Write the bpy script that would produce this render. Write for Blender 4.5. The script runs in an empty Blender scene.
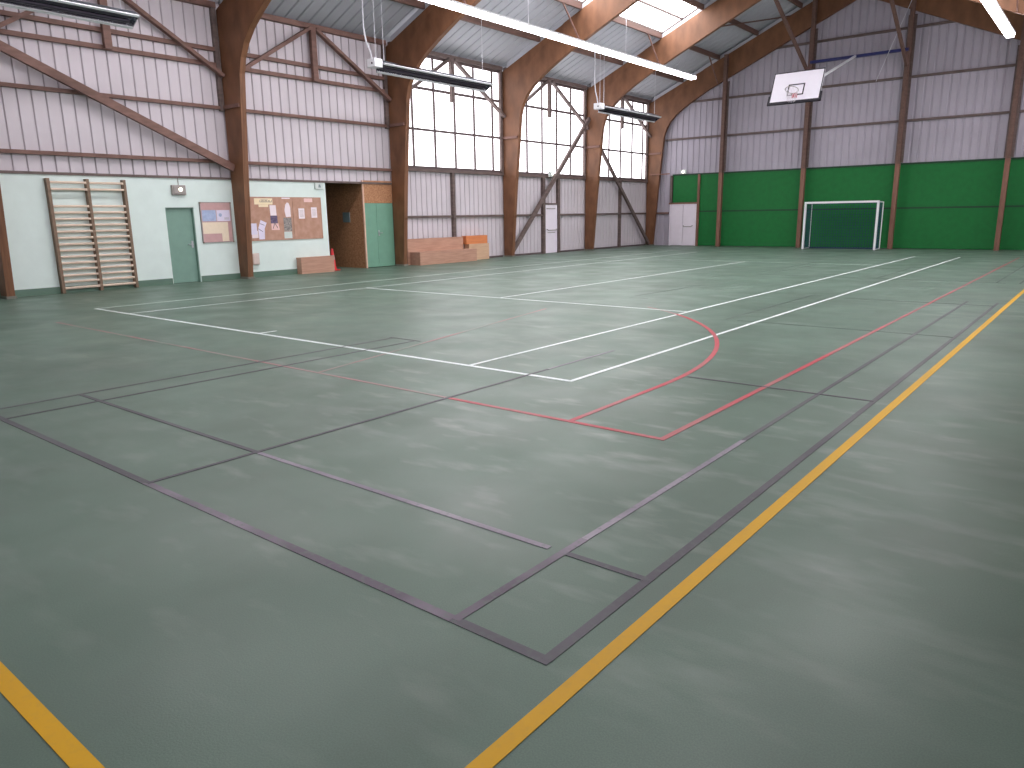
import bpy, bmesh, math, random
from mathutils import Vector, Matrix
random.seed(7)
S = bpy.context.scene
COL = S.collection

# ------------------------------------------------------------------ camera, world, exposure
cam = bpy.data.cameras.new('camera'); co = bpy.data.objects.new('camera', cam); COL.objects.link(co)
cam.sensor_width = 36.0; cam.lens = 736.54 / 1024 * 36.0; cam.clip_start = .05; cam.clip_end = 200
RGT = Vector((0.77944038, 0.62630249, -0.01476047)); UP = Vector((-0.12859875, 0.18301308, 0.97466331)); FWD = Vector((-0.61313542, 0.75779377, -0.2231895))
M = Matrix.Identity(4)
for i in range(3):
    M[i][0] = RGT[i]; M[i][1] = UP[i]; M[i][2] = -FWD[i]
M.translation = Vector((4.05585, -5.94640, 1.62380)); co.matrix_world = M
S.camera = co
w = bpy.data.worlds.new('world'); S.world = w; w.use_nodes = True
w.node_tree.nodes['Background'].inputs[0].default_value = (.9, .92, 1, 1); w.node_tree.nodes['Background'].inputs[1].default_value = 1.0
S.view_settings.view_transform = 'Standard'; S.view_settings.look = 'None'; S.view_settings.gamma = 1.0
S.view_settings.use_curve_mapping = False
S.view_settings.exposure = 0.0
PANE_STRENGTH = 3.0      # overcast daylight glowing through the translucent panes
SKY_STRENGTH = 9.0
TUBE_STRENGTH = 17.0

# ------------------------------------------------------------------ dimensions
XL, XC, XR = -15.0, -5.3, 4.4            # outer faces of the arches, ridge
YN, YF = -7.0, 29.1                      # near and far wall
BAY = 5.857; F = [-0.25 + BAY * k for k in range(6)]
SL = .435
def roofz(x): return 7.2 + SL * ((x - XL) if x < XC else (XR - x))

# ------------------------------------------------------------------ materials
def lin(c):
    return tuple(((v / 255) / 12.92 if v / 255 <= .04045 else ((v / 255 + .055) / 1.055) ** 2.4) for v in c) + (1,)
MATS = {}
def mat(name, c, rough=.6, metal=0, noise=0, scale=8, emit=None, strength=0, c2=None, bump=0, stretch=None, spec=.5):
    m = bpy.data.materials.new(name); m.use_nodes = True; nt = m.node_tree; b = nt.nodes['Principled BSDF']
    b.inputs['Base Color'].default_value = lin(c); b.inputs['Roughness'].default_value = rough; b.inputs['Metallic'].default_value = metal
    b.inputs['Specular IOR Level'].default_value = spec
    if emit:
        b.inputs['Emission Color'].default_value = lin(emit); b.inputs['Emission Strength'].default_value = strength
    if noise or c2:
        tc = nt.nodes.new('ShaderNodeTexCoord'); mp = nt.nodes.new('ShaderNodeMapping'); nz = nt.nodes.new('ShaderNodeTexNoise')
        nz.inputs['Scale'].default_value = scale; nz.inputs['Detail'].default_value = 5
        if stretch: mp.inputs['Scale'].default_value = stretch
        nt.links.new(tc.outputs['Object'], mp.inputs[0]); nt.links.new(mp.outputs[0], nz.inputs['Vector'])
        r = nt.nodes.new('ShaderNodeValToRGB'); e = r.color_ramp.elements
        a = lin(c); d = lin(c2) if c2 else tuple(v * (1 - noise) for v in a[:3]) + (1,)
        e[0].position = .32; e[0].color = d; e[1].position = .68; e[1].color = a
        nt.links.new(nz.outputs[0], r.inputs[0]); nt.links.new(r.outputs[0], b.inputs['Base Color'])
        if bump:
            bp = nt.nodes.new('ShaderNodeBump'); bp.inputs['Strength'].default_value = bump; bp.inputs['Distance'].default_value = .01
            nt.links.new(nz.outputs[0], bp.inputs['Height']); nt.links.new(bp.outputs[0], b.inputs['Normal'])
    MATS[name] = m
    return m
mat('cladding', (208, 200, 206), .55, noise=.10, scale=.7)
mat('cladding_far', (180, 174, 186), .6, noise=.12, scale=.6)
mat('roof_panel', (184, 186, 194), .6, noise=.10, scale=.5)
mat('glulam', (128, 86, 58), .6, c2=(102, 66, 42), scale=3, stretch=(1, 6, .5))
mat('timber', (128, 95, 85), .65, c2=(106, 77, 68), scale=3, stretch=(1, 1, 4))
mat('timber_grey', (112, 96, 92), .65, c2=(92, 78, 74), scale=3, stretch=(1, 1, 4))
mat('timber_red', (138, 98, 82), .6, c2=(116, 78, 64), scale=4, stretch=(3, 3, .6))
mat('purlin_wood', (112, 84, 74), .65, c2=(92, 68, 60), scale=3, stretch=(4, .4, 4))
mat('mint', (220, 234, 229), .7, noise=.05, scale=3)
mat('base_green', (96, 124, 108), .5, noise=.15, scale=4)
mat('teal_door', (122, 156, 142), .45, noise=.08, scale=5)
mat('door_green', (114, 160, 138), .45, noise=.08, scale=5)
mat('white_door', (236, 228, 238), .45, noise=.04, scale=4)
mat('green_board', (0, 110, 46), .7, noise=.14, scale=5)
mat('green_cap', (10, 66, 36), .6, noise=.14, scale=5)
mat('osb', (192, 142, 104), .7, c2=(150, 102, 70), scale=26, bump=.2)
mat('osb_edge', (226, 186, 164), .7, noise=.1, scale=10)
mat('plywood', (194, 152, 130), .6, c2=(176, 134, 114), scale=4, stretch=(2, .5, 5))
mat('plywood_pale', (212, 178, 146), .6, c2=(198, 160, 132), scale=4, stretch=(2, .5, 5))
mat('plywood_orange', (222, 140, 88), .55, c2=(208, 124, 78), scale=4, stretch=(2, .5, 5))
mat('pine', (222, 200, 180), .5, noise=.1, scale=8)
mat('dark_wood', (132, 108, 88), .55, noise=.2, scale=8)
mat('white_metal', (228, 230, 234), .35, noise=.03, scale=10)
mat('steel', (190, 190, 195), .3, metal=1, noise=.05, scale=10)
mat('galvanised', (205, 205, 215), .22, metal=1, noise=.08, scale=12)
mat('dark_metal', (66, 60, 72), .4, metal=.6, noise=.1, scale=10)
mat('dark_frame', (92, 78, 78), .5, noise=.1, scale=8)
mat('blue_steel', (40, 46, 108), .45, noise=.08, scale=8)
mat('black_pad', (34, 30, 40), .6, noise=.1, scale=8)
mat('board_white', (238, 234, 244), .4, noise=.02, scale=8)
mat('red_rim', (206, 70, 84), .4, noise=.08, scale=8)
mat('cone_red', (220, 52, 56), .5, noise=.08, scale=8)
mat('cork', (190, 150, 132), .85, c2=(174, 132, 110), scale=6)
mat('pink_felt', (204, 164, 162), .85, noise=.1, scale=6)
mat('paper', (240, 226, 232), .8, noise=.03, scale=12)
mat('paper_lilac', (228, 220, 240), .8, noise=.03, scale=12)
mat('paper_pink', (232, 196, 192), .8, noise=.04, scale=12)
mat('paper_cream', (240, 222, 198), .8, noise=.06, scale=12)
mat('paper_yellow', (242, 224, 190), .8, noise=.06, scale=12)
mat('paper_blue', (158, 172, 206), .8, c2=(178, 192, 220), scale=14)
mat('photo_grey', (176, 166, 160), .7, c2=(92, 90, 92), scale=22)
mat('photo_violet', (120, 104, 132), .7, c2=(72, 64, 92), scale=20)
mat('ink', (84, 76, 92), .7, noise=.1, scale=20)
mat('grey_plastic', (160, 152, 148), .5, noise=.08, scale=10)
mat('pale_plastic', (205, 214, 210), .5, noise=.05, scale=10)
mat('sign_grey', (120, 138, 140), .5, noise=.1, scale=14)
mat('beige_box', (214, 196, 188), .5, noise=.05, scale=8)
mat('concrete', (120, 122, 112), .8, noise=.1, scale=6)
mat('dark_room', (70, 60, 62), .8, noise=.1, scale=3)
mat('net_blue', (30, 50, 92), .8, noise=.1, scale=10)
mat('net_white', (225, 220, 228), .8, noise=.1, scale=10)
mat('cable', (215, 215, 222), .5, noise=.05, scale=10)
mat('pane', (238, 236, 244), .4, emit=(255, 251, 255), strength=PANE_STRENGTH, noise=.02, scale=2)
mat('skylight', (238, 236, 244), .4, emit=(255, 252, 255), strength=SKY_STRENGTH, noise=.02, scale=2)
mat('tube', (250, 250, 255), .4, emit=(255, 249, 255), strength=TUBE_STRENGTH, noise=.01, scale=2)
mat('lit_lens', (250, 250, 235), .4, emit=(255, 250, 228), strength=4, noise=.01, scale=2)

def floor_material():
    m = bpy.data.materials.new('sports_floor'); m.use_nodes = True; nt = m.node_tree; b = nt.nodes['Principled BSDF']; L = nt.links.new
    tc = nt.nodes.new('ShaderNodeTexCoord')
    def noise(scale, detail, stretch, seed, rot=0):
        mp = nt.nodes.new('ShaderNodeMapping'); mp.inputs['Scale'].default_value = stretch; mp.inputs['Location'].default_value = (seed, seed * 1.7, 0); mp.inputs['Rotation'].default_value = (0, 0, rot)
        n = nt.nodes.new('ShaderNodeTexNoise'); n.inputs['Scale'].default_value = scale; n.inputs['Detail'].default_value = detail
        L(tc.outputs['Object'], mp.inputs[0]); L(mp.outputs[0], n.inputs['Vector']); return n.outputs[0]
    def ramp(s, p0, p1, c0=(0, 0, 0, 1), c1=(1, 1, 1, 1)):
        r = nt.nodes.new('ShaderNodeValToRGB'); e = r.color_ramp.elements; e[0].position = p0; e[1].position = p1; e[0].color = c0; e[1].color = c1
        L(s, r.inputs[0]); return r.outputs[0]
    def mix(f, a, c):
        x = nt.nodes.new('ShaderNodeMix'); x.data_type = 'RGBA'; L(f, x.inputs[0])
        for s, i in ((a, 6), (c, 7)):
            if isinstance(s, tuple): x.inputs[i].default_value = s
            else: L(s, x.inputs[i])
        return x.outputs[2]
    def mul(a, c):
        x = nt.nodes.new('ShaderNodeMath'); x.operation = 'MULTIPLY'; L(a, x.inputs[0])
        if isinstance(c, (int, float)): x.inputs[1].default_value = c
        else: L(c, x.inputs[1])
        return x.outputs[0]
    base = ramp(noise(.55, 6, (1, 1, 1), 3), .3, .7, lin((86, 107, 93)), lin((102, 126, 111)))
    base = mix(mul(ramp(noise(1.6, 8, (1, .6, 1), 9), .5, .75), .5), base, lin((80, 97, 84)))
    base = mix(mul(ramp(noise(170, 2, (1, 1, 1), 1), .4, .6), .28), base, lin((72, 86, 75)))      # speckle
    dust = mul(ramp(noise(.28, 3, (1, 1, 1), 21), .47, .62), ramp(noise(3.4, 8, (.38, 1, 1), 5, -.68), .53, .74))
    sp = nt.nodes.new('ShaderNodeVectorMath'); sp.operation = 'DISTANCE'; L(tc.outputs['Object'], sp.inputs[0]); sp.inputs[1].default_value = (.6, -.6, 0)
    near = ramp(mul(sp.outputs['Value'], .2), .25, 1.0, (1, 1, 1, 1), (.12, .12, .12, 1))
    scuff = mul(ramp(noise(4.6, 9, (.4, 1, 1), 13, -.68), .56, .72), near)
    base = mix(mul(dust, .26), base, lin((176, 182, 176)))
    base = mix(mul(scuff, .42), base, lin((158, 164, 156)))
    L(base, b.inputs['Base Color'])
    rr = ramp(noise(1.1, 5, (1, 1, 1), 31), .3, .7, (.36, .36, .36, 1), (.52, .52, .52, 1)); L(rr, b.inputs['Roughness'])
    b.inputs['Specular IOR Level'].default_value = .36
    bp = nt.nodes.new('ShaderNodeBump'); bp.inputs['Strength'].default_value = .12; bp.inputs['Distance'].default_value = .004
    L(noise(120, 3, (1, 1, 1), 2), bp.inputs['Height']); L(bp.outputs[0], b.inputs['Normal'])
    MATS['floor'] = m
floor_material()
def line_material(name, c, worn, amount=.5, scale=.7, lo=.42, hi=.62, wearing=.4):
    """painted line: colour worn in patches towards another shade, with fine scuffing"""
    m = bpy.data.materials.new(name); m.use_nodes = True; nt = m.node_tree; b = nt.nodes['Principled BSDF']; L = nt.links.new
    tc = nt.nodes.new('ShaderNodeTexCoord')
    n = nt.nodes.new('ShaderNodeTexNoise'); n.inputs['Scale'].default_value = scale; n.inputs['Detail'].default_value = 3; L(tc.outputs['Object'], n.inputs['Vector'])
    r = nt.nodes.new('ShaderNodeValToRGB'); e = r.color_ramp.elements; e[0].position = lo; e[1].position = hi; L(n.outputs[0], r.inputs[0])
    mu = nt.nodes.new('ShaderNodeMath'); mu.operation = 'MULTIPLY'; mu.inputs[1].default_value = amount; L(r.outputs[0], mu.inputs[0])
    x = nt.nodes.new('ShaderNodeMix'); x.data_type = 'RGBA'; x.inputs[6].default_value = lin(c); x.inputs[7].default_value = lin(worn); L(mu.outputs[0], x.inputs[0])
    n2 = nt.nodes.new('ShaderNodeTexNoise'); n2.inputs['Scale'].default_value = 30; n2.inputs['Detail'].default_value = 4; L(tc.outputs['Object'], n2.inputs['Vector'])
    r2 = nt.nodes.new('ShaderNodeValToRGB'); e = r2.color_ramp.elements; e[0].position = .5; e[1].position = .75; L(n2.outputs[0], r2.inputs[0])
    m2 = nt.nodes.new('ShaderNodeMath'); m2.operation = 'MULTIPLY'; m2.inputs[1].default_value = wearing; L(r2.outputs[0], m2.inputs[0])
    y = nt.nodes.new('ShaderNodeMix'); y.data_type = 'RGBA'; L(x.outputs[2], y.inputs[6]); y.inputs[7].default_value = lin((96, 112, 100)); L(m2.outputs[0], y.inputs[0])
    L(y.outputs[2], b.inputs['Base Color']); b.inputs['Roughness'].default_value = .5; b.inputs['Specular IOR Level'].default_value = .28
    MATS[name] = m
line_material('line_white', (236, 242, 242), (200, 212, 208), .6)
line_material('line_white_faint', (214, 226, 220), (182, 198, 190), .8)
line_material('line_yellow', (214, 164, 14), (202, 154, 30), .6, wearing=.1)
line_material('line_violet', (92, 82, 94), (140, 130, 142), .9, .9, .45, .62, .7)
line_material('line_pale', (118, 108, 122), (160, 152, 162), .9, .9, .4, .6, .6)
line_material('line_violet_dark', (76, 72, 80), (98, 96, 101), .8)
line_material('line_dark', (76, 88, 82), (102, 114, 107), .8)
line_material('line_red', (186, 68, 80), (164, 112, 112), .8)
line_material('line_red_faint', (164, 120, 122), (126, 138, 128), .9, .8)

# ------------------------------------------------------------------ mesh helpers
class MB:
    def __init__(s): s.v = []; s.f = []
    def add(s, vs, fs):
        o = len(s.v); s.v += [tuple(a) for a in vs]; s.f += [tuple(i + o for i in f) for f in fs]; return s
    def box(s, x0, x1, y0, y1, z0, z1):
        x0, x1 = sorted((x0, x1)); y0, y1 = sorted((y0, y1)); z0, z1 = sorted((z0, z1))
        return s.add([(x0, y0, z0), (x1, y0, z0), (x1, y1, z0), (x0, y1, z0), (x0, y0, z1), (x1, y0, z1), (x1, y1, z1), (x0, y1, z1)],
                     [(3, 2, 1, 0), (4, 5, 6, 7), (0, 1, 5, 4), (1, 2, 6, 5), (2, 3, 7, 6), (3, 0, 4, 7)])
    def bar(s, p, q, wd, ht, up=(0, 0, 1)):
        p = Vector(p); q = Vector(q); d = (q - p).normalized(); u = Vector(up); sd = d.cross(u)
        if sd.length < 1e-4: sd = d.cross(Vector((1, 0, 0)))
        sd.normalize(); u = sd.cross(d)
        a, b = sd * wd / 2, u * ht / 2
        vs = [p - a - b, p + a - b, p + a + b, p - a + b, q - a - b, q + a - b, q + a + b, q - a + b]
        return s.add(vs, [(3, 2, 1, 0), (4, 5, 6, 7), (0, 1, 5, 4), (1, 2, 6, 5), (2, 3, 7, 6), (3, 0, 4, 7)])
    def rod(s, p, q, r, n=8, r2=None):
        p = Vector(p); q = Vector(q); d = (q - p).normalized(); a = d.orthogonal().normalized(); b = d.cross(a); r2 = r if r2 is None else r2
        c = [(math.cos(2 * math.pi * i / n), math.sin(2 * math.pi * i / n)) for i in range(n)]
        vs = [p + (a * x + b * y) * r for x, y in c] + [q + (a * x + b * y) * r2 for x, y in c]
        return s.add(vs, [(i, (i + 1) % n, n + (i + 1) % n, n + i) for i in range(n)] + [tuple(range(n))[::-1], tuple(range(n, 2 * n))])
    def path(s, pts, r, n=8):
        for a, b in zip(pts, pts[1:]): s.rod(a, b, r, n)
        return s
    def prism(s, poly, ax, a0, a1):
        """extrude polygon along axis ax ('y': poly in x,z; 'x': poly in y,z; 'z': poly in x,y)"""
        n = len(poly)
        f = {'y': lambda p, a: (p[0], a, p[1]), 'x': lambda p, a: (a, p[0], p[1]), 'z': lambda p, a: (p[0], p[1], a)}[ax]
        vs = [f(p, a0) for p in poly] + [f(p, a1) for p in poly]
        return s.add(vs, [(i, (i + 1) % n, n + (i + 1) % n, n + i) for i in range(n)] + [tuple(range(n))[::-1], tuple(range(n, 2 * n))])
    def build(s, name, material, parent=None, bevel=0, loc=None):
        me = bpy.data.meshes.new(name)
        o = bpy.data.objects.new(name, me); COL.objects.link(o)
        base = Vector((0, 0, 0))
        if parent is not None:
            p = parent
            while p is not None: base += p.location; p = p.parent
            o.parent = parent
        if loc is not None:
            o.location = Vector(loc) - base; base = Vector(loc)
        me.from_pydata([tuple(Vector(v) - base) for v in s.v], [], s.f)
        bm = bmesh.new(); bm.from_mesh(me); bmesh.ops.recalc_face_normals(bm, faces=bm.faces); bm.to_mesh(me); bm.free()
        me.materials.append(MATS[material])
        if bevel:
            b = o.modifiers.new('bevel', 'BEVEL'); b.width = bevel; b.segments = 2; b.limit_method = 'ANGLE'
        return o
def tag(o, label, cat, group=None):
    o['label'] = label; o['category'] = cat
    if group: o['group'] = group
    return o
def thing(name, loc, label, cat, group=None):
    o = bpy.data.objects.new(name, None); o.empty_display_size = .2; COL.objects.link(o); o.location = loc
    return tag(o, label, cat, group)
def struct(o): o['kind'] = 'structure'; return o
def copy_tree(o, parent=None, delta=(0, 0, 0)):
    c = o.copy(); COL.objects.link(c)
    if parent is None: c.location = o.location + Vector(delta)
    else: c.parent = parent
    for ch in o.children: copy_tree(ch, c)
    return c
def smooth(o):
    for p in o.data.polygons: p.use_smooth = True
    return o

# ------------------------------------------------------------------ floor and painted lines
fl = struct(MB().box(-18.6, XR + .4, YN - .2, YF + .2, -.12, 0).build('floor', 'floor'))
Z1 = .0025
def strip(mb, x0, y0, x1, y1, wd, z=Z1):
    d = Vector((x1 - x0, y1 - y0, 0)).normalized(); n = Vector((-d.y, d.x, 0)) * wd / 2
    a, b = Vector((x0, y0, 0)), Vector((x1, y1, 0)); p = [a - n, b - n, b + n, a + n]
    mb.add([(q.x, q.y, z) for q in p] + [(q.x, q.y, z - .002) for q in p], [(0, 1, 2, 3), (7, 6, 5, 4), (0, 4, 5, 1), (1, 5, 6, 2), (2, 6, 7, 3), (3, 7, 4, 0)])
def marking(segs, wd, material, label, z=Z1):
    mb = MB()
    for i, s in enumerate(segs): strip(mb, *s[:4], s[4] if len(s) > 4 else wd, z + i * .00012)
    o = mb.build('court_marking', material, fl); o['label'] = label; return o
TL = -10.97
marking([(TL, 0, .025, 0, .06), (0, 0, 0, 23.5), (-1.37, 0, -1.37, 23.4), (-9.6, 0, -9.6, 23.4, .042), (-9.6, 5.49, -1.37, 5.49),
         (-5.485, 5.49, -5.485, 18.35, .045), (-5.485, 0, -5.485, .3)], .05, 'line_white', 'white tennis court lines', .0035)
marking([(TL, 0, TL, 23.4, .045), (-9.6, 18.35, -1.37, 18.35, .03)], .04, 'line_white_faint', 'faint pale tennis side lines by the left wall', .0033)
marking([(2.765, -6.6, 2.765, 28.6), (-13.4, -5.27, 2.798, -5.27)], .066, 'line_yellow', 'yellow boundary lines along the right and near sides', .0035)
marking([(-.55, -3.97, 2.12, -3.97, .05), (2.135, -3.97, 2.135, -3.0, .045)], .045, 'line_violet', 'violet badminton base line worn almost away', .003)
marking([(-.5, -3.19, 2.05, -3.19), (2.135, -3.0, 2.135, -.9), (-.53, .35, -.53, 1.7, .03)], .04, 'line_pale', 'pale lilac worn badminton lines', .0031)
marking([(2.12, -3.97, 2.62, -3.97, .05), (2.6, -3.97, 2.6, 4.4, .045), (2.15, -3.19, 2.6, -3.19), (2.135, -.9, 2.135, 9.43), (2.6, 4.4, 2.6, 9.43, .04),
         (-3.56, -3.97, -.55, -3.97, .05), (-3.54, -3.97, -3.54, .85), (-3.1, -3.97, -3.1, .85), (-3.56, -3.19, -.5, -3.19), (-.53, -3.97, -.53, .35, .036),
         (.85, .85, 2.6, .85), (-3.6, .85, -3.0, .85, .03)], .04, 'line_violet_dark', 'dark violet badminton lines', .0028)
marking([(-.3, 4.97, 2.6, 4.97), (.2, 8.9, 2.6, 8.9, .03), (-.5, 5.0, -.45, 9.37), (-.35, 13.6, -.35, 18.1), (2.12, 13.6, 2.12, 24.), (2.56, 13.6, 2.56, 24.),
         (-3.35, 7.2, -3.2, 9.9), (-3.1, 14.0, -3.0, 17.8), (-3.45, 14.0, -3.4, 19), (2.3, 13.6, -3.4, 13.6, .03), (-3.3, 6.9, -2.9, 6.9, .03)], .038, 'line_dark', 'dark green badminton lines on the far courts', .0026)
arc = []
for i in range(0, 41):
    a = math.radians(i * 95 / 40); arc.append((-5.46 + 6.28 * math.cos(a), .345 + 6.25 * math.sin(a)))
k = 25
def seg(pts, wd): return [(a[0], a[1], b[0], b[1], wd) for a, b in zip(pts, pts[1:])]
line_material('line_red_dull', (176, 82, 90), (140, 104, 104), .6)
marking([(1.645, 5.5, 1.645, 24.0)], .045, 'line_red_dull', 'dull red far part of the basketball side line', .0032)
marking([(-.5, -1.22, 1.67, -1.22), (1.645, -1.22, 1.645, 5.5), (.82, -1.22, .82, .345)] + seg(arc[:22], .055), .05, 'line_red', 'red basketball side line, corner and arc', .0032)
marking([(-9.5, -1.22, -.5, -1.22), (-2.46, -1.22, -3.66, 4.58)] + seg(arc[21:26], .045), .042, 'line_red_faint', 'worn faint red basketball lines', .003)

# ------------------------------------------------------------------ ribbed sheets
def ribs(u0, u1, pitch, groove, depth, soft=.35):
    """profile points (u, offset) of a ribbed sheet: flat pans with narrow recesses"""
    p = [(u0, 0)]; u = u0 + pitch
    while u < u1 - .02:
        g = groove / 2
        p += [(u - g, 0), (u - g * soft, -depth), (u + g * soft, -depth), (u + g, 0)]; u += pitch
    p.append((u1, 0)); return p
def sheet(mb, prof, place, lo, hi):
    """place(u, off, z) -> xyz, lo/hi may be functions of u"""
    L_ = lo if callable(lo) else (lambda u: lo); H_ = hi if callable(hi) else (lambda u: hi)
    vs = []; n = len(prof)
    for u, o in prof: vs += [place(u, o, L_(u)), place(u, o, H_(u))]
    mb.add(vs, [(2 * i, 2 * i + 2, 2 * i + 3, 2 * i + 1) for i in range(n - 1)])
# --- left wall
wl = MB()
wl.box(XL - .32, XL - .14, YN, 8.65, 2.66, 7.2); wl.box(XL - .32, XL - .14, 8.65, F[2] + .0, 2.8, 7.2)
wl = struct(wl.build('wall_left', 'cladding'))
for a, b, z0, z1 in ((YN, F[0], 2.7, 7.12), (F[0], F[1], 2.7, 7.12), (F[1], F[2] + .09, 2.7, 7.12), (F[2] + .09, F[3], .06, 3.26), (F[3], F[4], .06, 3.26), (F[4], YF, .06, 3.26)):
    mb = MB(); narrow = z0 < 1
    sheet(mb, ribs(a, b, .29 if not narrow else .25, .05 if not narrow else .045, .045), lambda u, o, z: (XL - .06 + o, u, z), z0, z1)
    if narrow: mb.box(XL - .3, XL - .16, a, b, z0, z1)
    c = mb.build('ribbed_cladding', 'cladding', wl)
# masonry lower wall with door and store opening
mb = MB()
mb.box(XL - .2, XL, YN, 3.6, 0, 2.68); mb.box(XL - .2, XL, 3.6, 4.36, 1.95, 2.68); mb.box(XL - .2, XL, 4.36, 8.66, 0, 2.68)
o = mb.build('lower_wall', 'mint', wl); o['label'] = 'mint painted lower wall'
MB().box(XL - .08, XL + .03, YN, F[2] - .1, 2.68, 2.74).build('ledge_rail', 'timber_grey', wl)
mb = MB(); mb.box(XL, XL + .018, YN, 3.58, 0, .155).box(XL, XL + .018, 4.38, 8.66, 0, .155)
struct(mb.build('baseboard_left', 'base_green'))
mb = MB(); mb.box(XL - .1, XL - .03, F[2] + .1, F[3] - .1, 0, .07); mb.box(XL - .1, XL - .03, F[3] + .1, 19.9, 0, .07); mb.box(XL - .1, XL - .03, 21.1, F[4] - .1, 0, .07); mb.box(XL - .1, XL - .03, F[4] + .1, YF, 0, .07)
struct(mb.build('trim_1', 'dark_frame'))
# store room behind the opening
mb = MB(); mb.box(-18.3, -18.2, 3, 12, 0, 2.9).box(-18.2, XL - .2, 8.46, 8.56, 0, 2.8).box(-18.3, XL - .14, 8.4, 11.6, 2.8, 2.9).box(-18.3, XL - .14, 11.5, 11.6, 0, 2.9)
struct(mb.build('wall_store', 'dark_room'))
# girts
girt0 = None
for k in range(-1, 5):
    a = F[k] + .09 if k >= 0 else YN; b = F[k + 1] - .09
    for z, wd, dp in ((3.15, .085, .12), (4.53, .085, .10), (5.60, .10, .10), (5.98, .10, .10), (7.06, .14, .14)):
        if k >= 2:
            if z in (4.53, 5.60, 5.98): continue
            if z == 3.15: z = 3.2; wd = .1
        MB().box(XL - .06, XL - .06 + dp, a, b, z - wd / 2, z + wd / 2).build('girt', 'timber' if k < 2 else 'timber_grey', wl)
    if k >= 2:
        ys = {2: [(a, 14.25), (14.42, b)], 3: [(a, 19.83), (21.02, b)], 4: [(a, 26.08), (26.24, b)]}[k]
        for y0, y1 in ys: MB().box(XL - .06, XL + .03, y0, y1, 1.58, 1.66).build('girt', 'timber_grey', wl)
for y, z1 in ((14.335, 3.15), (19.88, 3.15), (20.97, 3.15), (26.16, 3.15)):
    MB().box(XL - .055, XL + .07, y - .06 - .02 * (19 < y < 22), y + .06 + .02 * (19 < y < 22), 0, z1).build('wall_stud', 'timber_grey', wl)
for k in range(1, 6):
    MB().box(XL - .055, XL + .05, F[k] - .21 - .14 * (k == 5), F[k] - .09 - .14 * (k == 5), 4.45 if k < 3 else 3.26, 7.0).build('wall_stud', 'timber_grey', wl)
MB().box(XL - .05, XL + .06, 19.98, 20.87, 2.05, 2.11).build('door_lintel', 'timber_grey', wl)
# windows
wn = 0
def window(x, y0, y1, mulls, side=1):
    global wn; wn += 1
    mb = MB()
    z0, z1 = 3.25, 6.99
    X0, X1 = sorted((x, x + side * .07))
    for y in [y0 + .04] + mulls + [y1 - .04]: mb.box(X0, X1, y - .042, y + .042, z0, z1)
    for z, h in ((z0 + .045, .045), (4.55, .04), (5.89, .045), (z1 - .045, .045)): mb.box(X0, X1 - .004, y0, y1, z - h, z + h)
    o = struct(mb.build('window_%d' % wn, 'dark_frame'))
    xa, xb = sorted((x + side * .012, x + side * .03))
    MB().box(xa, xb, y0, y1, z0, z1).build('translucent_panes', 'pane', o)
    return o
WY = {2: [12.5, 13.56, 14.6, 15.65, 16.7], 3: [18.85, 19.88, 20.92, 21.96], 4: [24.1, 25.16, 26.22, 27.3, 28.35]}
for k in (2, 3, 4): window(XL - .09, F[k] + .02, F[k + 1] - .0, WY[k])

# --- far wall
wf = MB(); wf.prism([(XL - .3, 0), (XR + .3, 0), (XR + .3, 7.2), (XC, roofz(XC) + .1), (XL - .3, 7.2)], 'y', YF + .1, YF + .2)
wf = struct(wf.build('wall_far', 'cladding_far'))
mb = MB(); sheet(mb, ribs(XL, XR, .30, .11, .035, .5), lambda u, o, z: (u, YF - o, z), 0, lambda u: roofz(u) + .02); mb.build('ribbed_cladding', 'cladding_far', wf)
POST = [-10.98, -7.14, -3.33, .48]
edges = [-12.19] + POST + [4.3]
for i, (a, b) in enumerate(zip(edges, edges[1:])):
    for z0, z1 in ((.02, 1.655), (1.70, 3.42)):
        MB().box(a, b, YF - .07, YF - .02, z0, z1).build('green_panel', 'green_board', wf)
MB().box(-13.62, -12.2, YF - .07, YF - .02, 2.13, 3.42).build('green_panel', 'green_board', wf)
MB().box(-12.2, 4.3, YF - .075, YF - .02, 1.645, 1.715).build('panel_seam', 'green_cap', wf)
MB().box(-13.66, 4.3, YF - .1, YF - .02, 3.42, 3.50).build('panel_cap', 'green_cap', wf)
for z in (5.17, 6.85, 8.72):
    xa = max(XL + .6, XL + (z - 6.4) / SL) if z > 6 else XL + .9
    ed = [xa] + [p for p in POST if p > xa] + [2 * XC - xa]
    for a, b in zip(ed, ed[1:]):
        MB().box(a, b, YF - .1, YF - .0, z - .045, z + .045).build('girt', 'timber_grey', wf)
for x, z1, m_, wd in ((-12.22, 3.45, 'timber_red', .055), (-13.7, 3.45, 'timber_grey', .05)):
    MB().box(x - wd, x + wd, YF - .14, YF, 0 if x > -13 else 2.1, z1).build('wall_stud', m_, wf)
MB().box(-13.8, -12.2, YF - .13, YF - .02, 2.045, 2.12).build('door_lintel', 'timber_red', wf)
MB().box(XL + .1, -13.85, YF - .1, YF - .0, 1.58, 1.66).build('girt', 'timber', wf)
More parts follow.
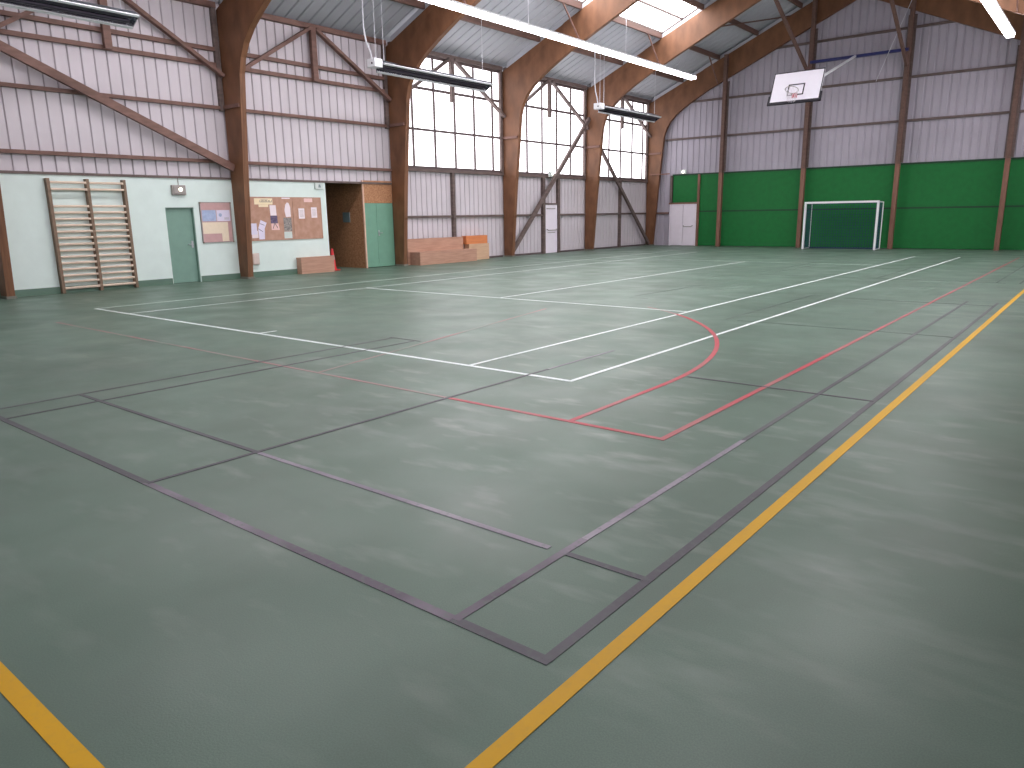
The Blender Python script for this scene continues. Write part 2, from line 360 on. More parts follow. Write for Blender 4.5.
# --- right and near walls (behind the photographer) with matching unseen windows added to light the near floor
wr = MB(); wr.box(XR + .14, XR + .3, YN, YF, 0, 7.2); wr.box(XR + .06, XR + .14, YN, YF, 0, 3.2); wr.box(XR + .06, XR + .14, YN, YN + .1, 3.2, 7.2)
struct(wr.build('wall_right', 'cladding'))
for k in (0, 1, 2, 3, 4): window(XR + .09, F[k] + .02, F[k + 1], [F[k] + BAY * j / 6 for j in range(1, 6)], -1)
wnr = MB(); wnr.prism([(XL - .3, 0), (XR + .3, 0), (XR + .3, 7.2), (XC, roofz(XC) + .1), (XL - .3, 7.2)], 'y', YN - .2, YN)
struct(wnr.build('wall_near', 'cladding_far'))
window(XR + .09, YN + .1, F[0], [YN + .1 + 1.1 * j for j in range(1, 6)], -1)

# --- roof
cl = MB(); SKX = (-11.38, -9.72)
for side in (-1, 1):
    X = (lambda x: x) if side < 0 else (lambda x: 2 * XC - x)
    for x0, x1, bays in ((XL - .3, SKX[0], [(YN - .1, YF + .1)]), (SKX[1], XC, [(YN - .1, YF + .1)]), (SKX[0], SKX[1], [(YN - .1, F[0]), (F[4], YF + .1)])):
        for a, b in bays:
            pr = ribs(a, b, .40, .07, .05)
            vs = []
            for u, o in pr: vs += [(X(x0), u, roofz(max(x0, XL - .3)) - o), (X(x1), u, roofz(x1) - o)]
            n = len(pr); cl.add(vs, [(2 * i, 2 * i + 2, 2 * i + 3, 2 * i + 1) for i in range(n - 1)])
            cl.add([(X(x0), a, roofz(x0) + .12), (X(x1), a, roofz(x1) + .12), (X(x1), b, roofz(x1) + .12), (X(x0), b, roofz(x0) + .12)], [(0, 1, 2, 3)])
cl = struct(cl.build('ceiling', 'roof_panel'))
PUR = [-13.2, -11.4, -9.62, -7.75, -5.85]
for x in PUR + [2 * XC - p for p in PUR]:
    zt = roofz(x) - .005 - .03
    MB().box(x - .045, x + .045, YN, YF, zt - .19, zt).build('purlin', 'purlin_wood', cl)
for side in (-1, 1):
    X = (lambda x: x) if side < 0 else (lambda x: 2 * XC - x)
    for k in (0, 1, 2, 3):  # nearer bays hold unseen skylights, added to brighten the floor
        a, b = F[k], F[k + 1]
        wn += 1
        mb = MB()
        xm = (SKX[0] + SKX[1]) / 2 + .05
        for x in (SKX[0], xm, SKX[1]):
            mb.bar((X(x), a, roofz(x) + .0), (X(x), b, roofz(x) + .0), .07, .10)
        for y in (a + .03, b - .03):
            mb.bar((X(SKX[0]), y, roofz(SKX[0])), (X(SKX[1]), y, roofz(SKX[1])), .06, .10)
        o = struct(mb.build('window_%d' % wn, 'timber_grey'))
        z0, z1 = roofz(SKX[0]), roofz(SKX[1])
        MB().add([(X(SKX[0]), a, z0), (X(SKX[1]), a, z1), (X(SKX[1]), b, z1), (X(SKX[0]), b, z0), (X(SKX[0]), a, z0 + .02), (X(SKX[1]), a, z1 + .02), (X(SKX[1]), b, z1 + .02), (X(SKX[0]), b, z0 + .02)],
                 [(0, 1, 2, 3), (7, 6, 5, 4), (0, 4, 5, 1), (1, 5, 6, 2), (2, 6, 7, 3), (3, 7, 4, 0)]).build('skylight_sheet', 'skylight', o)

# ------------------------------------------------------------------ arches
TH = .16
INNER = [(-14.60, 0), (-14.38, 2.7), (-14.12, 5.3), (-14.0, 5.68), (-13.8, 6.0), (-13.5, 6.30), (-13.1, 6.58), (-12.6, 6.88), (-11.85, 7.28), (XC, 10.20)]
TOPL = lambda x: roofz(x) - .24
SEAM = [(-12.1, TOPL(-12.1)), (-12.8, 7.72), (-13.4, 7.32), (-13.9, 6.88), (-14.35, 6.35), (-14.72, 5.75), (XL, 5.2)]
def arch(y0, label):
    r = thing('timber_arch', (XC, y0, 0), label, 'timber arch', 'laminated timber arches of the hall')
    mir = lambda P: [(2 * XC - a, b) for a, b in P]
    mainp = INNER + [(XC, TOPL(XC))] + SEAM + [(XL, 0)]
    cor = SEAM + [(XL, TOPL(XL)), (-13.5, TOPL(-13.5))]
    t2 = TH / 2
    for fn in (lambda P: P, mir):
        h = MB().prism(fn(mainp), 'y', y0 - t2, y0 + t2).build('curved_half', 'glulam', r)
        MB().prism(fn(cor), 'y', y0 - t2 + .035, y0 + t2 - .035).build('corner_block', 'glulam', h)
        s = 1 if fn(cor) is cor else -1
        xx = lambda x: x if s > 0 else 2 * XC - x
        cs = MB(); cs.prism(fn([(-14.75, TOPL(-14.75)), (XC, TOPL(XC)), (XC, TOPL(XC) + .16), (-14.75, TOPL(-14.75) + .16)]), 'y', y0 - t2 + .03, y0 - t2 + .055); cs.build('closure_strip', 'roof_panel', r)
        b = MB(); b.box(xx(XL + .0), xx(-14.25), y0 - t2 - .05, y0 - t2, 4.5, 4.59); b.build('splice_bar', 'timber', r)
        b = MB(); b.box(xx(XL), xx(-14.57), y0 - t2 - .02, y0 + t2 + .02, 0, .06); b.build('base_plate', 'concrete', r)
        if y0 > 0:
            b = MB(); b.bar((xx(-11.4), y0 - 1.15, 8.56), (xx(-11.4), y0 - t2 + .0, 7.50), .04, .05); b.build('knee_bar', 'timber', r)
    return r
AL = ['brown laminated timber arch at the left edge of the photo, left of the wall bars',
      'brown laminated timber arch standing between the two notice boards',
      'brown laminated timber arch between the green cupboard doors and the wooden boxes',
      'brown laminated timber arch between the wooden boxes and the white single door',
      'brown laminated timber arch between the white single door and the farthest window',
      'brown laminated timber arch against the far end wall beside the white double door']
a0 = arch(F[1], AL[1])
for k in (0, 2, 3, 4, 5):
    if k == 0:
        arch(F[0], AL[0]); continue
    c = copy_tree(a0, None, (0, F[k] - F[1] - (.14 if k == 5 else 0), 0)); c['label'] = AL[k]

# ------------------------------------------------------------------ braces on the left wall
BL = ['timber eaves bracing above the wall bars and teal door', 'timber eaves bracing above the large cork notice board',
      'timber eaves bracing across the top of the nearest tall window', 'timber eaves bracing across the top of the middle tall window', 'timber eaves bracing across the top of the farthest tall window']
def eaves(k):
    m_ = (F[k] + F[k + 1]) / 2 - .05
    r = thing('eaves_bracing', (XL, m_, 7.0), BL[k], 'bracing', 'V-shaped bracing under the eaves of the left wall')
    x = XL + .12; mt = 'timber' if k < 2 else 'timber_grey'; wd = .17 if k < 2 else .15
    MB().box(x - .06, x + .06, m_ - wd / 2, m_ + wd / 2, 5.56, 7.0).build('post', mt, r)
    for s in (-1, 1):
        ye = F[k] + .1 if s < 0 else F[k + 1] - .1
        MB().bar((x + .02, m_ + s * .10, 6.98), (x + .02, ye, 5.32), .09, wd * .85, (1, 0, 0)).build('strut', mt, r)
    return r
for k in range(5): eaves(k)
def diagonal(p, q, label, wd=.13, dp=.10, m_='timber'):
    mb = MB(); mb.bar(p, q, wd, dp, (1, 0, 0))
    return tag(mb.build('diagonal_brace', m_, loc=((p[0] + q[0]) / 2, (p[1] + q[1]) / 2, min(p[2], q[2]))), label, 'brace')
X_ = XL + .2
diagonal((X_, F[0] + .1, 5.5), (X_, F[1] - .09, 2.98), 'long diagonal timber brace on the ribbed wall above the wall bars', .19)
diagonal((X_, F[3] + .05, .05), (X_, F[4] - .09, 5.75), 'diagonal timber brace leaning across the white single door', .17, .1, 'timber_grey')
diagonal((X_, F[4] + .05, 5.3), (X_, F[5] - .2, .06), 'diagonal timber brace below the farthest tall window', .15, .1, 'timber_grey')

# ------------------------------------------------------------------ end wall posts
PLB = ['timber post on the end wall between the white double door and the goal', 'timber post on the end wall behind the left side of the goal',
       'timber post on the end wall just right of the goal', 'rightmost timber post on the end wall']
for x, lb in zip(POST, PLB):
    r = thing('timber_post', (x, YF - .35, 0), lb, 'post', 'timber posts of the end wall')
    zt = min(roofz(x) - .26, 99)
    y1 = F[5] - .14 - TH / 2 - .01
    MB().box(x - .085, x + .085, y1 - .18, y1, 0, 3.46).build('lower_post', 'timber_red', r)
    MB().box(x - .08, x + .075, y1 - .18, y1, 3.46, zt).build('upper_post', 'purlin_wood', r)
    MB().box(x - .16, x + .16, y1 + .002, y1 + .04, 3.5, zt - 1.15).build('backing_board', 'timber_grey', r)
for x, z0, z1, y0, lb in ((POST[1], 7.35, 9.85, F[4] + .1, 'slanting timber strut from the roof down to the post behind the backboard'),
                      (POST[2], 7.25, 10.0, F[4] + .1, 'slanting timber strut from the roof down to the post right of the backboard')):
    p = (x, F[5] - .5, z0); q = (x, y0, z1)
    tag(MB().bar(p, q, .10, .14).build('roof_strut', 'purlin_wood', loc=p), lb, 'strut')
zb = lambda x: roofz(x) - .27
tag(MB().bar((-10.6, F[4] + .8, zb(-10.6)), (-8.2, F[5] - .2, zb(-8.2)), .07, .05).build('wind_brace', 'purlin_wood', loc=(-10.6, F[4] + .8, zb(-10.6))), 'thin dark diagonal brace under the roof sheets in front of the end wall', 'brace')
tag(MB().box(XL + .2, -13.7, YF - .36, YF - .33, 3.5, 3.555).build('wooden_rail', 'timber_red', loc=(-14.5, YF - .36, 3.5)), 'pale wooden rail across the far arch at the end wall corner', 'rail')

# ------------------------------------------------------------------ doors
def lever(parent, x, y, z, dirn=(0, 1)):
    mb = MB(); mb.box(x, x + .012, y - .025, y + .025, z - .09, z + .09); mb.rod((x, y, z), (x + .055, y, z), .011); mb.rod((x + .05, y, z), (x + .05, y + .13 * dirn[1], z), .011)
    return mb.build('door_handle', 'steel', parent)
d = MB(); d.box(XL - .13, XL - .085, 3.605, 4.355, .012, 1.945)
d1 = struct(d.build('door_1', 'teal_door', bevel=.004)); lever(d1, XL - .085, 4.27, 1.0, (0, -1))
mb = MB(); mb.box(XL - .2, XL - .012, 4.335, 4.36, 0, 1.95).box(XL - .2, XL - .012, 3.6, 3.615, 0, 1.95).box(XL - .2, XL - .012, 3.6, 4.36, 1.93, 1.95)
mb.build('door_frame', 'teal_door', d1)
d = MB(); d.box(XL - .02, XL + .03, 19.99, 20.86, .015, 2.04); d2 = struct(d.build('door_2', 'white_door', bevel=.005))
def push_bar(parent, pts, name='push_bar'):
    return MB().path(pts, .018).build(name, 'grey_plastic', parent)
push_bar(d2, [(XL + .03, 20.08, 1.03), (XL + .1, 20.12, .98), (XL + .1, 20.72, .98), (XL + .03, 20.78, 1.03)])
MB().box(XL + .03, XL + .05, 20.08, 20.7, 1.86, 1.9).build('door_closer', 'grey_plastic', d2)
MB().box(XL + .03, XL + .036, 20.15, 20.7, .86, .89).build('door_rail', 'grey_plastic', d2)
d = MB(); d.box(-13.66, -13.02, YF - .12, YF - .07, .015, 2.0).box(-13.0, -12.36, YF - .12, YF - .07, .015, 2.0)
d3 = struct(d.build('door_3', 'white_door', bevel=.005))
mb = MB(); mb.box(-13.74, -13.67, YF - .14, YF - .04, 0, 2.04).box(-12.35, -12.29, YF - .14, YF - .04, 0, 2.04).box(-13.74, -12.29, YF - .14, YF - .04, 2.01, 2.045); mb.build('door_frame', 'white_door', d3)
push_bar(d3, [(-12.97, YF - .12, 1.0), (-12.93, YF - .19, .95), (-12.52, YF - .19, .95), (-12.47, YF - .12, 1.0)])
d = MB(); d.box(XL - 1.0, XL - .215, 8.57, 8.61, .015, 2.0); d4 = struct(d.build('door_4', 'teal_door'))
MB().box(XL - .28, XL - .26, 8.61, 8.67, .95, .97).rod((XL - .27, 8.67, .96), (XL - .15, 8.69, .97), .012).build('door_handle', 'steel', d4)

# ------------------------------------------------------------------ cupboard
cb = thing('storage_cupboard', (XL - .3, 10.75, 0), 'chipboard cupboard with green double doors beside the dark opening', 'cupboard')
MB().box(XL - 2.2, XL - .015, 10.12, 10.16, 0, 2.79).build('side_panel', 'osb', cb)['label'] = 'dark brown chipboard side panel'
MB().box(XL - .04, XL, 10.16, F[2] - .09, 2.085, 2.79).build('fascia_panel', 'osb', cb)['label'] = 'orange chipboard panel above the doors'
MB().box(XL - .04, XL + .005, 10.115, 10.165, 0, 2.79).build('edge_strip', 'osb_edge', cb)
for y0, y1 in ((10.17, 10.655), (10.662, F[2] - .09)):
    dd = MB().box(XL - .05, XL - .008, y0, y1, .02, 2.08).build('door', 'door_green', cb, bevel=.003)
    if y0 > 10.5: lever(dd, XL - .008, 10.72, 1.12)
tag(MB().box(-16.05, -15.70, 10.095, 10.119, 1.48, 1.80).build('wall_sign', 'sign_grey', loc=(-15.87, 10.11, 1.48)), 'small grey sign fixed to the dark chipboard side panel', 'sign')

# ------------------------------------------------------------------ wall bars
wb = thing('wall_bars', (XL + .1, 1.75, 0), 'wooden gymnastic wall bars with two columns of pale rungs on the mint wall', 'wall bars')
for y in (.92, 1.76, 2.60):
    m0 = MB().box(XL + .0, XL + .14, y - .035, y + .035, 0, 2.60)
    m0.build('upright', 'dark_wood', wb, bevel=.006)
zs = [.12 + .143 * i for i in range(14)] + [2.36, 2.51]
for a, b in ((.955, 1.725), (1.795, 2.565)):
    for z in zs:
        xo = XL + (.11 if z < 2.2 else .13)
        mb = MB(); mb.prism([(xo - .028, z - .024), (xo + .016, z - .027), (xo + .026, z), (xo + .016, z + .027), (xo - .028, z + .024), (xo - .034, z)], 'y', a, b)
        mb.build('rung', 'pine', wb)

# ------------------------------------------------------------------ notice boards and papers
nb = thing('notice_board', (XL + .02, 4.97, 1.02), 'small pink notice board under clear cover between teal door and timber arch', 'notice board')
MB().box(XL + .002, XL + .02, 4.52, 5.43, 1.02, 2.09).build('felt_panel', 'pink_felt', nb)
mb = MB()
for y in (4.52, 5.40): mb.box(XL + .002, XL + .032, y, y + .025, 1.02, 2.09)
for z in (1.02, 2.07): mb.box(XL + .002, XL + .03, 4.52, 5.425, z, z + .02)
mb.build('frame', 'grey_plastic', nb)
for y in (4.53, 5.4):
    for z in (1.03, 2.07): MB().rod((XL + .03, y + .01, z), (XL + .04, y + .01, z), .018).build('corner_screw', 'dark_wood', nb)
cbd = thing('notice_board', (XL + .02, 7.2, 1.03), 'large brown cork notice board with pinned papers right of the timber arch', 'notice board')
MB().box(XL + .002, XL + .02, 5.95, 7.415, 1.03, 2.23).build('cork_panel', 'cork', cbd); MB().box(XL + .002, XL + .02, 7.425, 8.43, 1.03, 2.23).build('cork_panel', 'cork', cbd)
mb = MB(); mb.box(XL + .002, XL + .026, 5.94, 8.44, 1.02, 1.035).box(XL + .002, XL + .026, 5.94, 8.44, 2.225, 2.24).box(XL + .002, XL + .026, 8.425, 8.44, 1.02, 2.24); mb.build('frame', 'cork', cbd)
def paper(poly, m_, label, x=XL + .021, group='papers on the large cork notice board', th=.003):
    ys = [p[0] for p in poly]; zs_ = [p[1] for p in poly]
    o = MB().prism(poly, 'x', x, x + th).build('paper', m_, loc=(x, sum(ys) / len(ys), min(zs_)))
    return tag(o, label, 'paper', group)
def rect(a, b, z0, z1): return [(a, z0), (b, z0), (b, z1), (a, z1)]
def ink(o, segs, wd=.012, m_='ink', name='printed_text'):
    x = o.location.x + .0032; mb = MB()
    for (a, b, c, d_) in segs: mb.bar((x, a, b), (x, c, d_), .002, wd, (0, 0, 1) if abs(c - a) > 1e-4 else (0, 1, 0))
    return mb.build(name, m_, o)
G1 = 'papers in the small pink notice board'
p = paper(rect(4.565, 4.965, 1.59, 1.88), 'paper_blue', 'pale blue paper in the upper left of the small pink board', group=G1); 
p = paper(rect(4.985, 5.375, 1.59, 1.88), 'paper_lilac', 'white paper with a blue spot in the upper right of the small pink board', group=G1)
MB().rod((XL + .0235, 5.09, 1.75), (XL + .0255, 5.09, 1.75), .05).build('printed_spot', 'paper_blue', p); ink(p, [(5.2, 1.64, 5.34, 1.64), (5.2, 1.67, 5.34, 1.67)], .012, 'grey_plastic')
paper([(4.555, 1.26), (5.09, 1.26), (5.09, 1.05), (5.29, 1.05), (5.29, 1.56), (4.555, 1.56)], 'paper_cream', 'cream L-shaped notice in the lower part of the small pink board', group=G1)
yl = paper(rect(6.16, 6.75, 2.03, 2.2), 'paper_yellow', 'yellow title strip at the top left of the large cork board')
ink(yl, [(6.34 + .052 * i, 2.10, 6.345 + .052 * i + (.022 if i % 2 else 0), 2.155) for i in range(8)] + [(6.33, 2.1, 6.72, 2.1), (6.36, 2.155, 6.6, 2.155)], .011)
paper(rect(6.29, 6.6, 1.96, 2.027), 'paper_yellow', 'small yellow strip just below the yellow title strip')
paper([(6.65, 1.72), (6.85, 1.72), (6.845, 2.01), (6.64, 2.01)], 'paper', 'white sheet pinned above the violet picture')
dk = paper(rect(6.64, 6.87, 1.5, 1.715), 'photo_violet', 'dark violet picture below the white sheet on the cork board')
pk = paper([(6.65, 1.31), (6.92, 1.31), (6.89, 1.497), (6.655, 1.497)], 'paper_pink', 'pink sheet with a dark two-legged mark below the violet picture')
ink(pk, [(6.76, 1.495, 6.70, 1.35), (6.78, 1.495, 6.86, 1.36)], .018, name='printed_mark')
paper(rect(7.06, 7.34, 2.19, 2.222), 'paper', 'thin white strip at the top middle of the cork board')
paper([(7.16, 1.67), (7.33, 1.68), (7.33, 1.95), (7.29, 2.07), (7.23, 2.09), (7.17, 2.03), (7.13, 1.87)], 'paper', 'white petal-shaped sheet above the grey photograph')
paper(rect(7.07, 7.34, 1.265, 1.655), 'photo_grey', 'grey photograph in the middle of the cork board')
paper(rect(7.06, 7.33, 1.06, 1.255), 'pale_plastic', 'pale green sheet below the grey photograph')
paper(rect(7.83, 8.13, 2.1, 2.21), 'paper_pink', 'small pale heading strip at the top right of the cork board')
o = paper(rect(7.61, 7.82, 1.62, 1.92), 'paper', 'left one of the two white sheets on the right half of the cork board'); ink(o, [(7.65, 1.68 + .035 * i, 7.78, 1.68 + .035 * i) for i in range(6)], .008, 'grey_plastic')
o = paper(rect(8.06, 8.27, 1.64, 1.95), 'paper', 'right one of the two white sheets on the right half of the cork board'); ink(o, [(8.10, 1.70 + .035 * i, 8.23, 1.70 + .035 * i) for i in range(6)], .008, 'grey_plastic')
paper(rect(5.98, 6.17, 1.20, 1.51), 'paper_lilac', 'white sheet at the lower left of the cork board beside the arch', x=XL + .0245)
paper(rect(6.0, 6.2, 1.1, 1.3), 'paper', 'white sheet tucked below the lower left white sheet', x=XL + .021)
o = paper([(6.22, 1.06), (6.40, 1.06), (6.42, 1.36), (6.50, 1.52), (6.31, 1.60), (6.21, 1.36)], 'paper_lilac', 'tilted folded white leaflet at the lower left of the cork board', x=XL + .0245)
ink(o, [(6.21, 1.36, 6.36, 1.27), (6.28, 1.50, 6.42, 1.45)], .014)

# ------------------------------------------------------------------ small wall fittings
def emergency(loc, sz, label, axis='x', cable=None):
    x, y, z = loc; a, b = sz
    r = thing('emergency_light', loc, label, 'emergency light')
    if axis == 'x':
        MB().box(x, x + .07, y - a / 2, y + a / 2, z, z + b).build('housing', 'grey_plastic' if a > .35 else 'pale_plastic', r, bevel=.012)
        MB().box(x + .07, x + .085, y - a * .4, y + a * .4, z + b * .12, z + b * .88).build('diffuser', 'grey_plastic' if a > .35 else 'pale_plastic', r, bevel=.01)
        MB().rod((x + .08, y + a * .08, z + b * .55), (x + .1, y + a * .08, z + b * .55), .045 if a > .36 else .04, 12).build('lamp', 'lit_lens', r)
        if cable: MB().rod((x + .02, y + .02, z + b), (x + .02, y + .02, cable), .008).build('cable', 'grey_plastic', r)
    else:
        MB().box(x - a / 2, x + a / 2, y - .08, y, z, z + b).build('housing', 'pale_plastic', r, bevel=.012)
        MB().rod((x, y - .08, z + b * .5), (x, y - .1, z + b * .5), .06, 12).build('lamp', 'lit_lens', r)
    return r
emergency((XL, 3.99, 2.26), (.37, .25), 'grey emergency light glowing above the teal door', cable=2.68)
emergency((XL + .045, 20.35, 3.18), (.345, .22), 'small emergency light on the window sill rail above the white single door')
emergency((-13.05, YF - .1, 3.5), (.32, .2), 'lit emergency light above the white double door', 'y')
al = thing('exit_light', (XL, 8.4, 2.48), 'pale exit light box on the mint wall beside the dark opening', 'exit light')
MB().box(XL, XL + .06, 8.25, 8.55, 2.48, 2.67).build('housing', 'pale_plastic', al, bevel=.01)
MB().prism([(8.36, 2.53), (8.46, 2.53), (8.43, 2.62), (8.38, 2.62)], 'x', XL + .06, XL + .063).build('pictogram', 'sign_grey', al)
jb = thing('junction_box', (XL, 6.02, .36), 'beige electrical box low on the mint wall right of the timber arch', 'electrical box')
MB().box(XL, XL + .09, 5.92, 6.13, .36, .68).build('housing', 'beige_box', jb, bevel=.01)
MB().box(XL + .09, XL + .1, 5.94, 6.11, .38, .66).build('cover', 'beige_box', jb, bevel=.006)

# ------------------------------------------------------------------ boxes and cone
def wooden_box(x0, x1, y0, y1, z0, z1, m_, label, slot=True, split=None):
    r = thing('wooden_box', ((x0 + x1) / 2, (y0 + y1) / 2, z0), label, 'box')
    MB().box(x0 + .006, x1 - .006, y0 + .006, y1 - .006, z0, z1 - .035).build('body', m_, r, bevel=.004)
    MB().box(x0, x1, y0, y1, z1 - .035, z1).build('lid', m_, r, bevel=.004)
    return r
wooden_box(-15.0 + .02, -14.74, 7.4, 8.62, 0, .485, 'plywood', 'brown wooden box bench against the mint wall under the large notice board')
wooden_box(-14.80, -14.3, 11.88, 14.8, 0, .44, 'plywood', 'long low brown wooden box in front of the taller brown box')
wooden_box(-14.97, -14.81, 11.80, 14.63, 0, .88, 'plywood', 'tall brown wooden box behind the long low box')
wooden_box(-14.97, -14.70, 14.82, 15.97, 0, .60, 'plywood_pale', 'pale wooden box under the orange box at the right of the box group')
wooden_box(-14.97, -14.72, 14.70, 15.90, .602, .90, 'plywood_orange', 'orange wooden box on top of the pale box')
cn = thing('traffic_cone', (XL - .22, 8.92, 0), 'red traffic cone in the dark opening behind the wooden box bench', 'traffic cone')
MB().box(XL - .38, XL - .06, 8.76, 9.08, 0, .03).build('base', 'cone_red', cn, bevel=.008)
mb = MB(); mb.rod((XL - .22, 8.92, .03), (XL - .22, 8.92, .10), .125, 20, .115).rod((XL - .22, 8.92, .10), (XL - .22, 8.92, .68), .105, 20, .035); mb.build('cone_body', 'cone_red', cn)
MB().rod((XL - .22, 8.92, .34), (XL - .22, 8.92, .48), .0795, 20, .061).build('grey_band', 'grey_plastic', cn)

# ------------------------------------------------------------------ goal
gx0, gx1, gy, gh = -6.58, -3.68, 27.6, 2.0
g = thing('goal', ((gx0 + gx1) / 2, gy, 0), 'white framed handball goal with dark net before the green end wall', 'goal')
for x in (gx0, gx1): MB().box(x - .04, x + .04, gy - .04, gy + .04, 0, gh).build('goal_post', 'white_metal', g)
MB().box(gx0 + .041, gx1 - .041, gy - .04, gy + .04, gh - .08, gh).build('crossbar', 'white_metal', g)
for x in (gx0, gx1):
    mb = MB(); yb = gy + .85
    mb.path([(x, gy + .05, .02), (x, yb, .02), (x, yb, gh - .06), (x, gy + .05, gh - .05)], .02); mb.build('side_frame', 'white_metal', g)
mb = MB(); mb.rod((gx0, gy + .85, .02), (gx1, gy + .85, .02), .02); mb.build('back_rail', 'net_blue', g)
mb = MB(); t = .011
n = 26
for i in range(n + 1):
    x = gx0 + .06 + (gx1 - gx0 - .12) * i / n
    mb.bar((x, gy + .83, .03), (x, gy + .83, gh - .08), t, t); mb.bar((x, gy + .05, gh - .09), (x, gy + .83, gh - .09), t, t)
for i in range(17):
    z = .06 + (gh - .16) * i / 16; mb.bar((gx0 + .05, gy + .832, z), (gx1 - .05, gy + .832, z), t, t)
    for x in (gx0 + .03, gx1 - .03): mb.bar((x, gy + .05, z), (x, gy + .83, z), t, t)
for j in range(1, 7):
    y = gy + .83 * j / 7; mb.bar((gx0 + .05, y, gh - .092), (gx1 - .05, y, gh - .092), t, t)
    for x in (gx0 + .03, gx1 - .03): mb.bar((x, y, .03), (x, y, gh - .09), t, t)
mb.build('net', 'net_blue', g)

# ------------------------------------------------------------------ backboard
BX, BY, BZ, BT = -5.62, 22.6, 6.02, math.radians(24)
bu = Vector((0, math.sin(BT), math.cos(BT))); bn = Vector((0, -math.cos(BT), math.sin(BT))); bc = Vector((BX, BY, BZ))
def B(u, v, n_=0): return bc + Vector((u, 0, 0)) + bu * v + bn * n_
bb = thing('basketball_hoop', (BX, YF - .3, 0), 'swung up white basketball backboard hung from the blue beam', 'basketball hoop')
def bslab(u0, u1, v0, v1, n0, n1, name, m_, parent=bb):
    P = [B(u, v, n_) for n_ in (n0, n1) for u, v in ((u0, v0), (u1, v0), (u1, v1), (u0, v1))]
    return MB().add(P, [(3, 2, 1, 0), (4, 5, 6, 7), (0, 1, 5, 4), (1, 2, 6, 5), (2, 3, 7, 6), (3, 0, 4, 7)]).build(name, m_, parent)
W2, H2 = .9, .6
brd = bslab(-W2, W2, -H2, H2, -.03, 0, 'backboard', 'board_white')
mb = MB()
def frame(mb, u0, u1, v0, v1, t_, n0, n1):
    for a, b, c, d_ in ((u0, u1, v0, v0 + t_), (u0, u1, v1 - t_, v1), (u0, u0 + t_, v0 + t_, v1 - t_), (u1 - t_, u1, v0 + t_, v1 - t_)):
        P = [B(u, v, n_) for n_ in (n0, n1) for u, v in ((a, c), (b, c), (b, d_), (a, d_))]
        mb.add(P, [(3, 2, 1, 0), (4, 5, 6, 7), (0, 1, 5, 4), (1, 2, 6, 5), (2, 3, 7, 6), (3, 0, 4, 7)])
frame(mb, -W2, W2, -H2, H2, .035, 0, .004); mb.build('border_line', 'black_pad', brd)
mb = MB(); frame(mb, -.295, .295, -.36, .09, .045, 0, .004); mb.build('target_square', 'black_pad', brd)
mb = MB()
for a, b, c, d_ in ((-W2 - .05, W2 + .05, -H2 - .06, -H2 + .035), (-W2 - .05, -W2 + .03, -H2 - .06, -H2 + .3), (W2 - .03, W2 + .05, -H2 - .06, -H2 + .3)):
    P = [B(u, v, n_) for n_ in (-.05, .012) for u, v in ((a, c), (b, c), (b, d_), (a, d_))]
    mb.add(P, [(3, 2, 1, 0), (4, 5, 6, 7), (0, 1, 5, 4), (1, 2, 6, 5), (2, 3, 7, 6), (3, 0, 4, 7)])
mb.build('edge_padding', 'black_pad', bb)
bslab(-.09, .09, -.46, -.30, 0, .05, 'rim_bracket', 'red_rim')
mb = MB(); ring = [B(.225 * math.cos(a), -.36, .14 + .225 + .225 * math.sin(a)) for a in [2 * math.pi * i / 28 for i in range(29)]]
mb.path(ring, .011, 6); mb.rod(B(-.06, -.36, .04), B(-.1, -.36, .17), .01); mb.rod(B(.06, -.36, .04), B(.1, -.36, .17), .01)
rim = mb.build('rim', 'grey_plastic', bb)
mb = MB(); N = 12
lay = [(.22, 0), (.18, .13), (.15, .26), (.14, .36)]
def ng(i, j):
    a = 2 * math.pi * (i + .5 * j) / N; r_, dn = lay[j]; p = B(r_ * math.cos(a), -.36, .365 + r_ * math.sin(a)); return p + Vector((0, 0, -dn))
for j in range(3):
    for i in range(N): mb.rod(ng(i, j), ng(i, j + 1), .005, 4); mb.rod(ng(i, j), ng(i - 1, j + 1), .005, 4)
mb.build('net', 'net_white', bb)
mb = MB(); frame(mb, -.6, .6, -.4, .4, .06, -.09, -.03); mb.build('rear_frame', 'white_metal', bb)
YB = F[5] - .14 - TH / 2 - .24
MB().rod(B(.35, .0, -.06), (-5.32, YB, 7.84), .05, 10).build('support_arm', 'white_metal', bb)
MB().box(POST[1], POST[2], YB - .02, YB + .10, 7.84 - .055, 7.84 + .055).build('wall_beam', 'blue_steel', bb)['label'] = 'blue steel beam between two posts'
tag(MB().rod((-3.2, 28.3, 9.9), (-4.41, 28.5, 6.75), .012, 6).build('hoist_cord', 'cable', loc=(-4.41, 28.5, 6.75)), 'thin white cord hanging slanted before the end wall right of the backboard', 'cord')

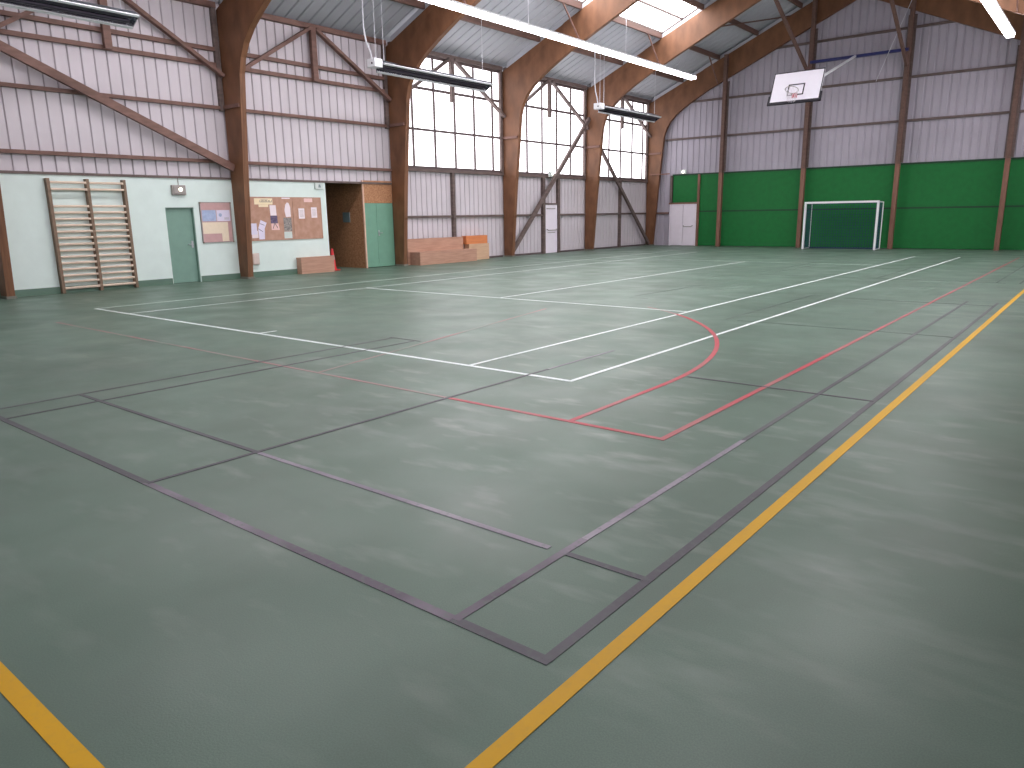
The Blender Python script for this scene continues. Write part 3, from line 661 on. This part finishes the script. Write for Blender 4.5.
# ------------------------------------------------------------------ lamps
def strip_light(x, y0, y1, z, label):
    r = thing('strip_light', (x, (y0 + y1) / 2, z), label, 'ceiling light', 'long fluorescent strip lights')
    MB().box(x - .14, x + .14, y0, y1, z + .09, z + .15).build('housing', 'white_metal', r)
    MB().prism([(x - .135, z + .09), (x - .11, z - .01), (x + .11, z - .01), (x + .135, z + .09)], 'y', y0 + .01, y1 - .01).build('diffuser', 'tube', r)
    y = y0 + .35
    while y < y1:
        MB().rod((x, y, z + .15), (x, y, roofz(x) - .0), .009, 6).build('hanger', 'cable', r); y += 5.93
    return r
strip_light(-11.0, -4.4, 25.4, 7.22, 'long glowing strip light hung below the left roof slope')
strip_light(.42, -4.4, 25.5, 7.22, 'glowing strip light hung below the right roof slope')
def heater(yc, label):
    x, z = -13.0, 5.80
    r = thing('radiant_heater', (x, yc, z), label, 'heater', 'ceiling radiant heaters along the left wall')
    y0, y1 = yc - 2.62, yc + 2.42
    c, s_ = math.cos(math.radians(28)), math.sin(math.radians(28))
    T = lambda u, v: (x + u * c - v * s_, z + u * s_ + v * c)
    # hood: thin trapezoid trough opening downwards
    outer = [(-.20, 0), (-.14, .15), (.14, .15), (.20, 0)]; inner = [(.187, 0), (.13, .138), (-.13, .138), (-.187, 0)]
    MB().prism([T(*p_) for p_ in outer + inner], 'y', y0 + .25, y1).build('hood', 'galvanised', r)
    for u in (-.19, .19):
        MB().prism([T(*p_) for p_ in [(u - .03, -.012), (u + .03, -.012), (u + .024, .018), (u - .024, .018)]], 'y', y0 + .26, y1 + .01).build('highlight_lip', 'white_metal', r)  # white lips stand in for bright highlights along the hood edges
    MB().prism([T(*p_) for p_ in [(-.18, .0), (-.13, .14), (.13, .14), (.18, .0)]], 'y', y1, y1 + .02).build('end_plate', 'galvanised', r)
    for u in (-.07, .07):
        a = T(u, .06); MB().rod((a[0], y0 + .2, a[1]), (a[0], y1 - .1, a[1]), .045, 12).build('radiant_tube', 'dark_metal', r)
    MB().prism([T(*p_) for p_ in [(-.13, .125), (.13, .125), (.13, .135), (-.13, .135)]], 'y', y0 + .27, y1 - .02).build('reflector', 'galvanised', r)
    a = T(0, .1); MB().box(a[0] - .17, a[0] + .17, y0 - .05, y0 + .25, a[1] - .1, a[1] + .13).build('burner_box', 'white_metal', r, bevel=.015)
    MB().rod((a[0] + .05, y0 - .052, a[1]), (a[0] + .05, y0 - .06, a[1]), .03, 12).build('indicator', 'dark_metal', r)
    zr = roofz(x)
    for y in (y0 + .15, y0 + .45, y1 - .25):
        MB().rod((a[0], y, a[1] + .06), (a[0], y, zr), .008, 6).build('hanger', 'cable', r)
    MB().path([(a[0], y0 + .0, a[1] + .12), (a[0], y0 - .05, a[1] + .3), (a[0], y0 - .18, a[1] + .55), (a[0], y0 - .25, a[1] + .9), (a[0], y0 - .25, zr)], .022, 8).build('gas_pipe', 'cable', r)
    return r
h = heater(F[2] + .25, 'dark radiant heater hung in front of the nearest tall window')
for y, lb in ((F[0] + .25, 'dark radiant heater at the top left corner above the wall bars'), (F[4] + .45, 'dark radiant heater hung in front of the farthest tall window')):
    c = copy_tree(h, None, (0, y - h.location.y, 0)); c['label'] = lb
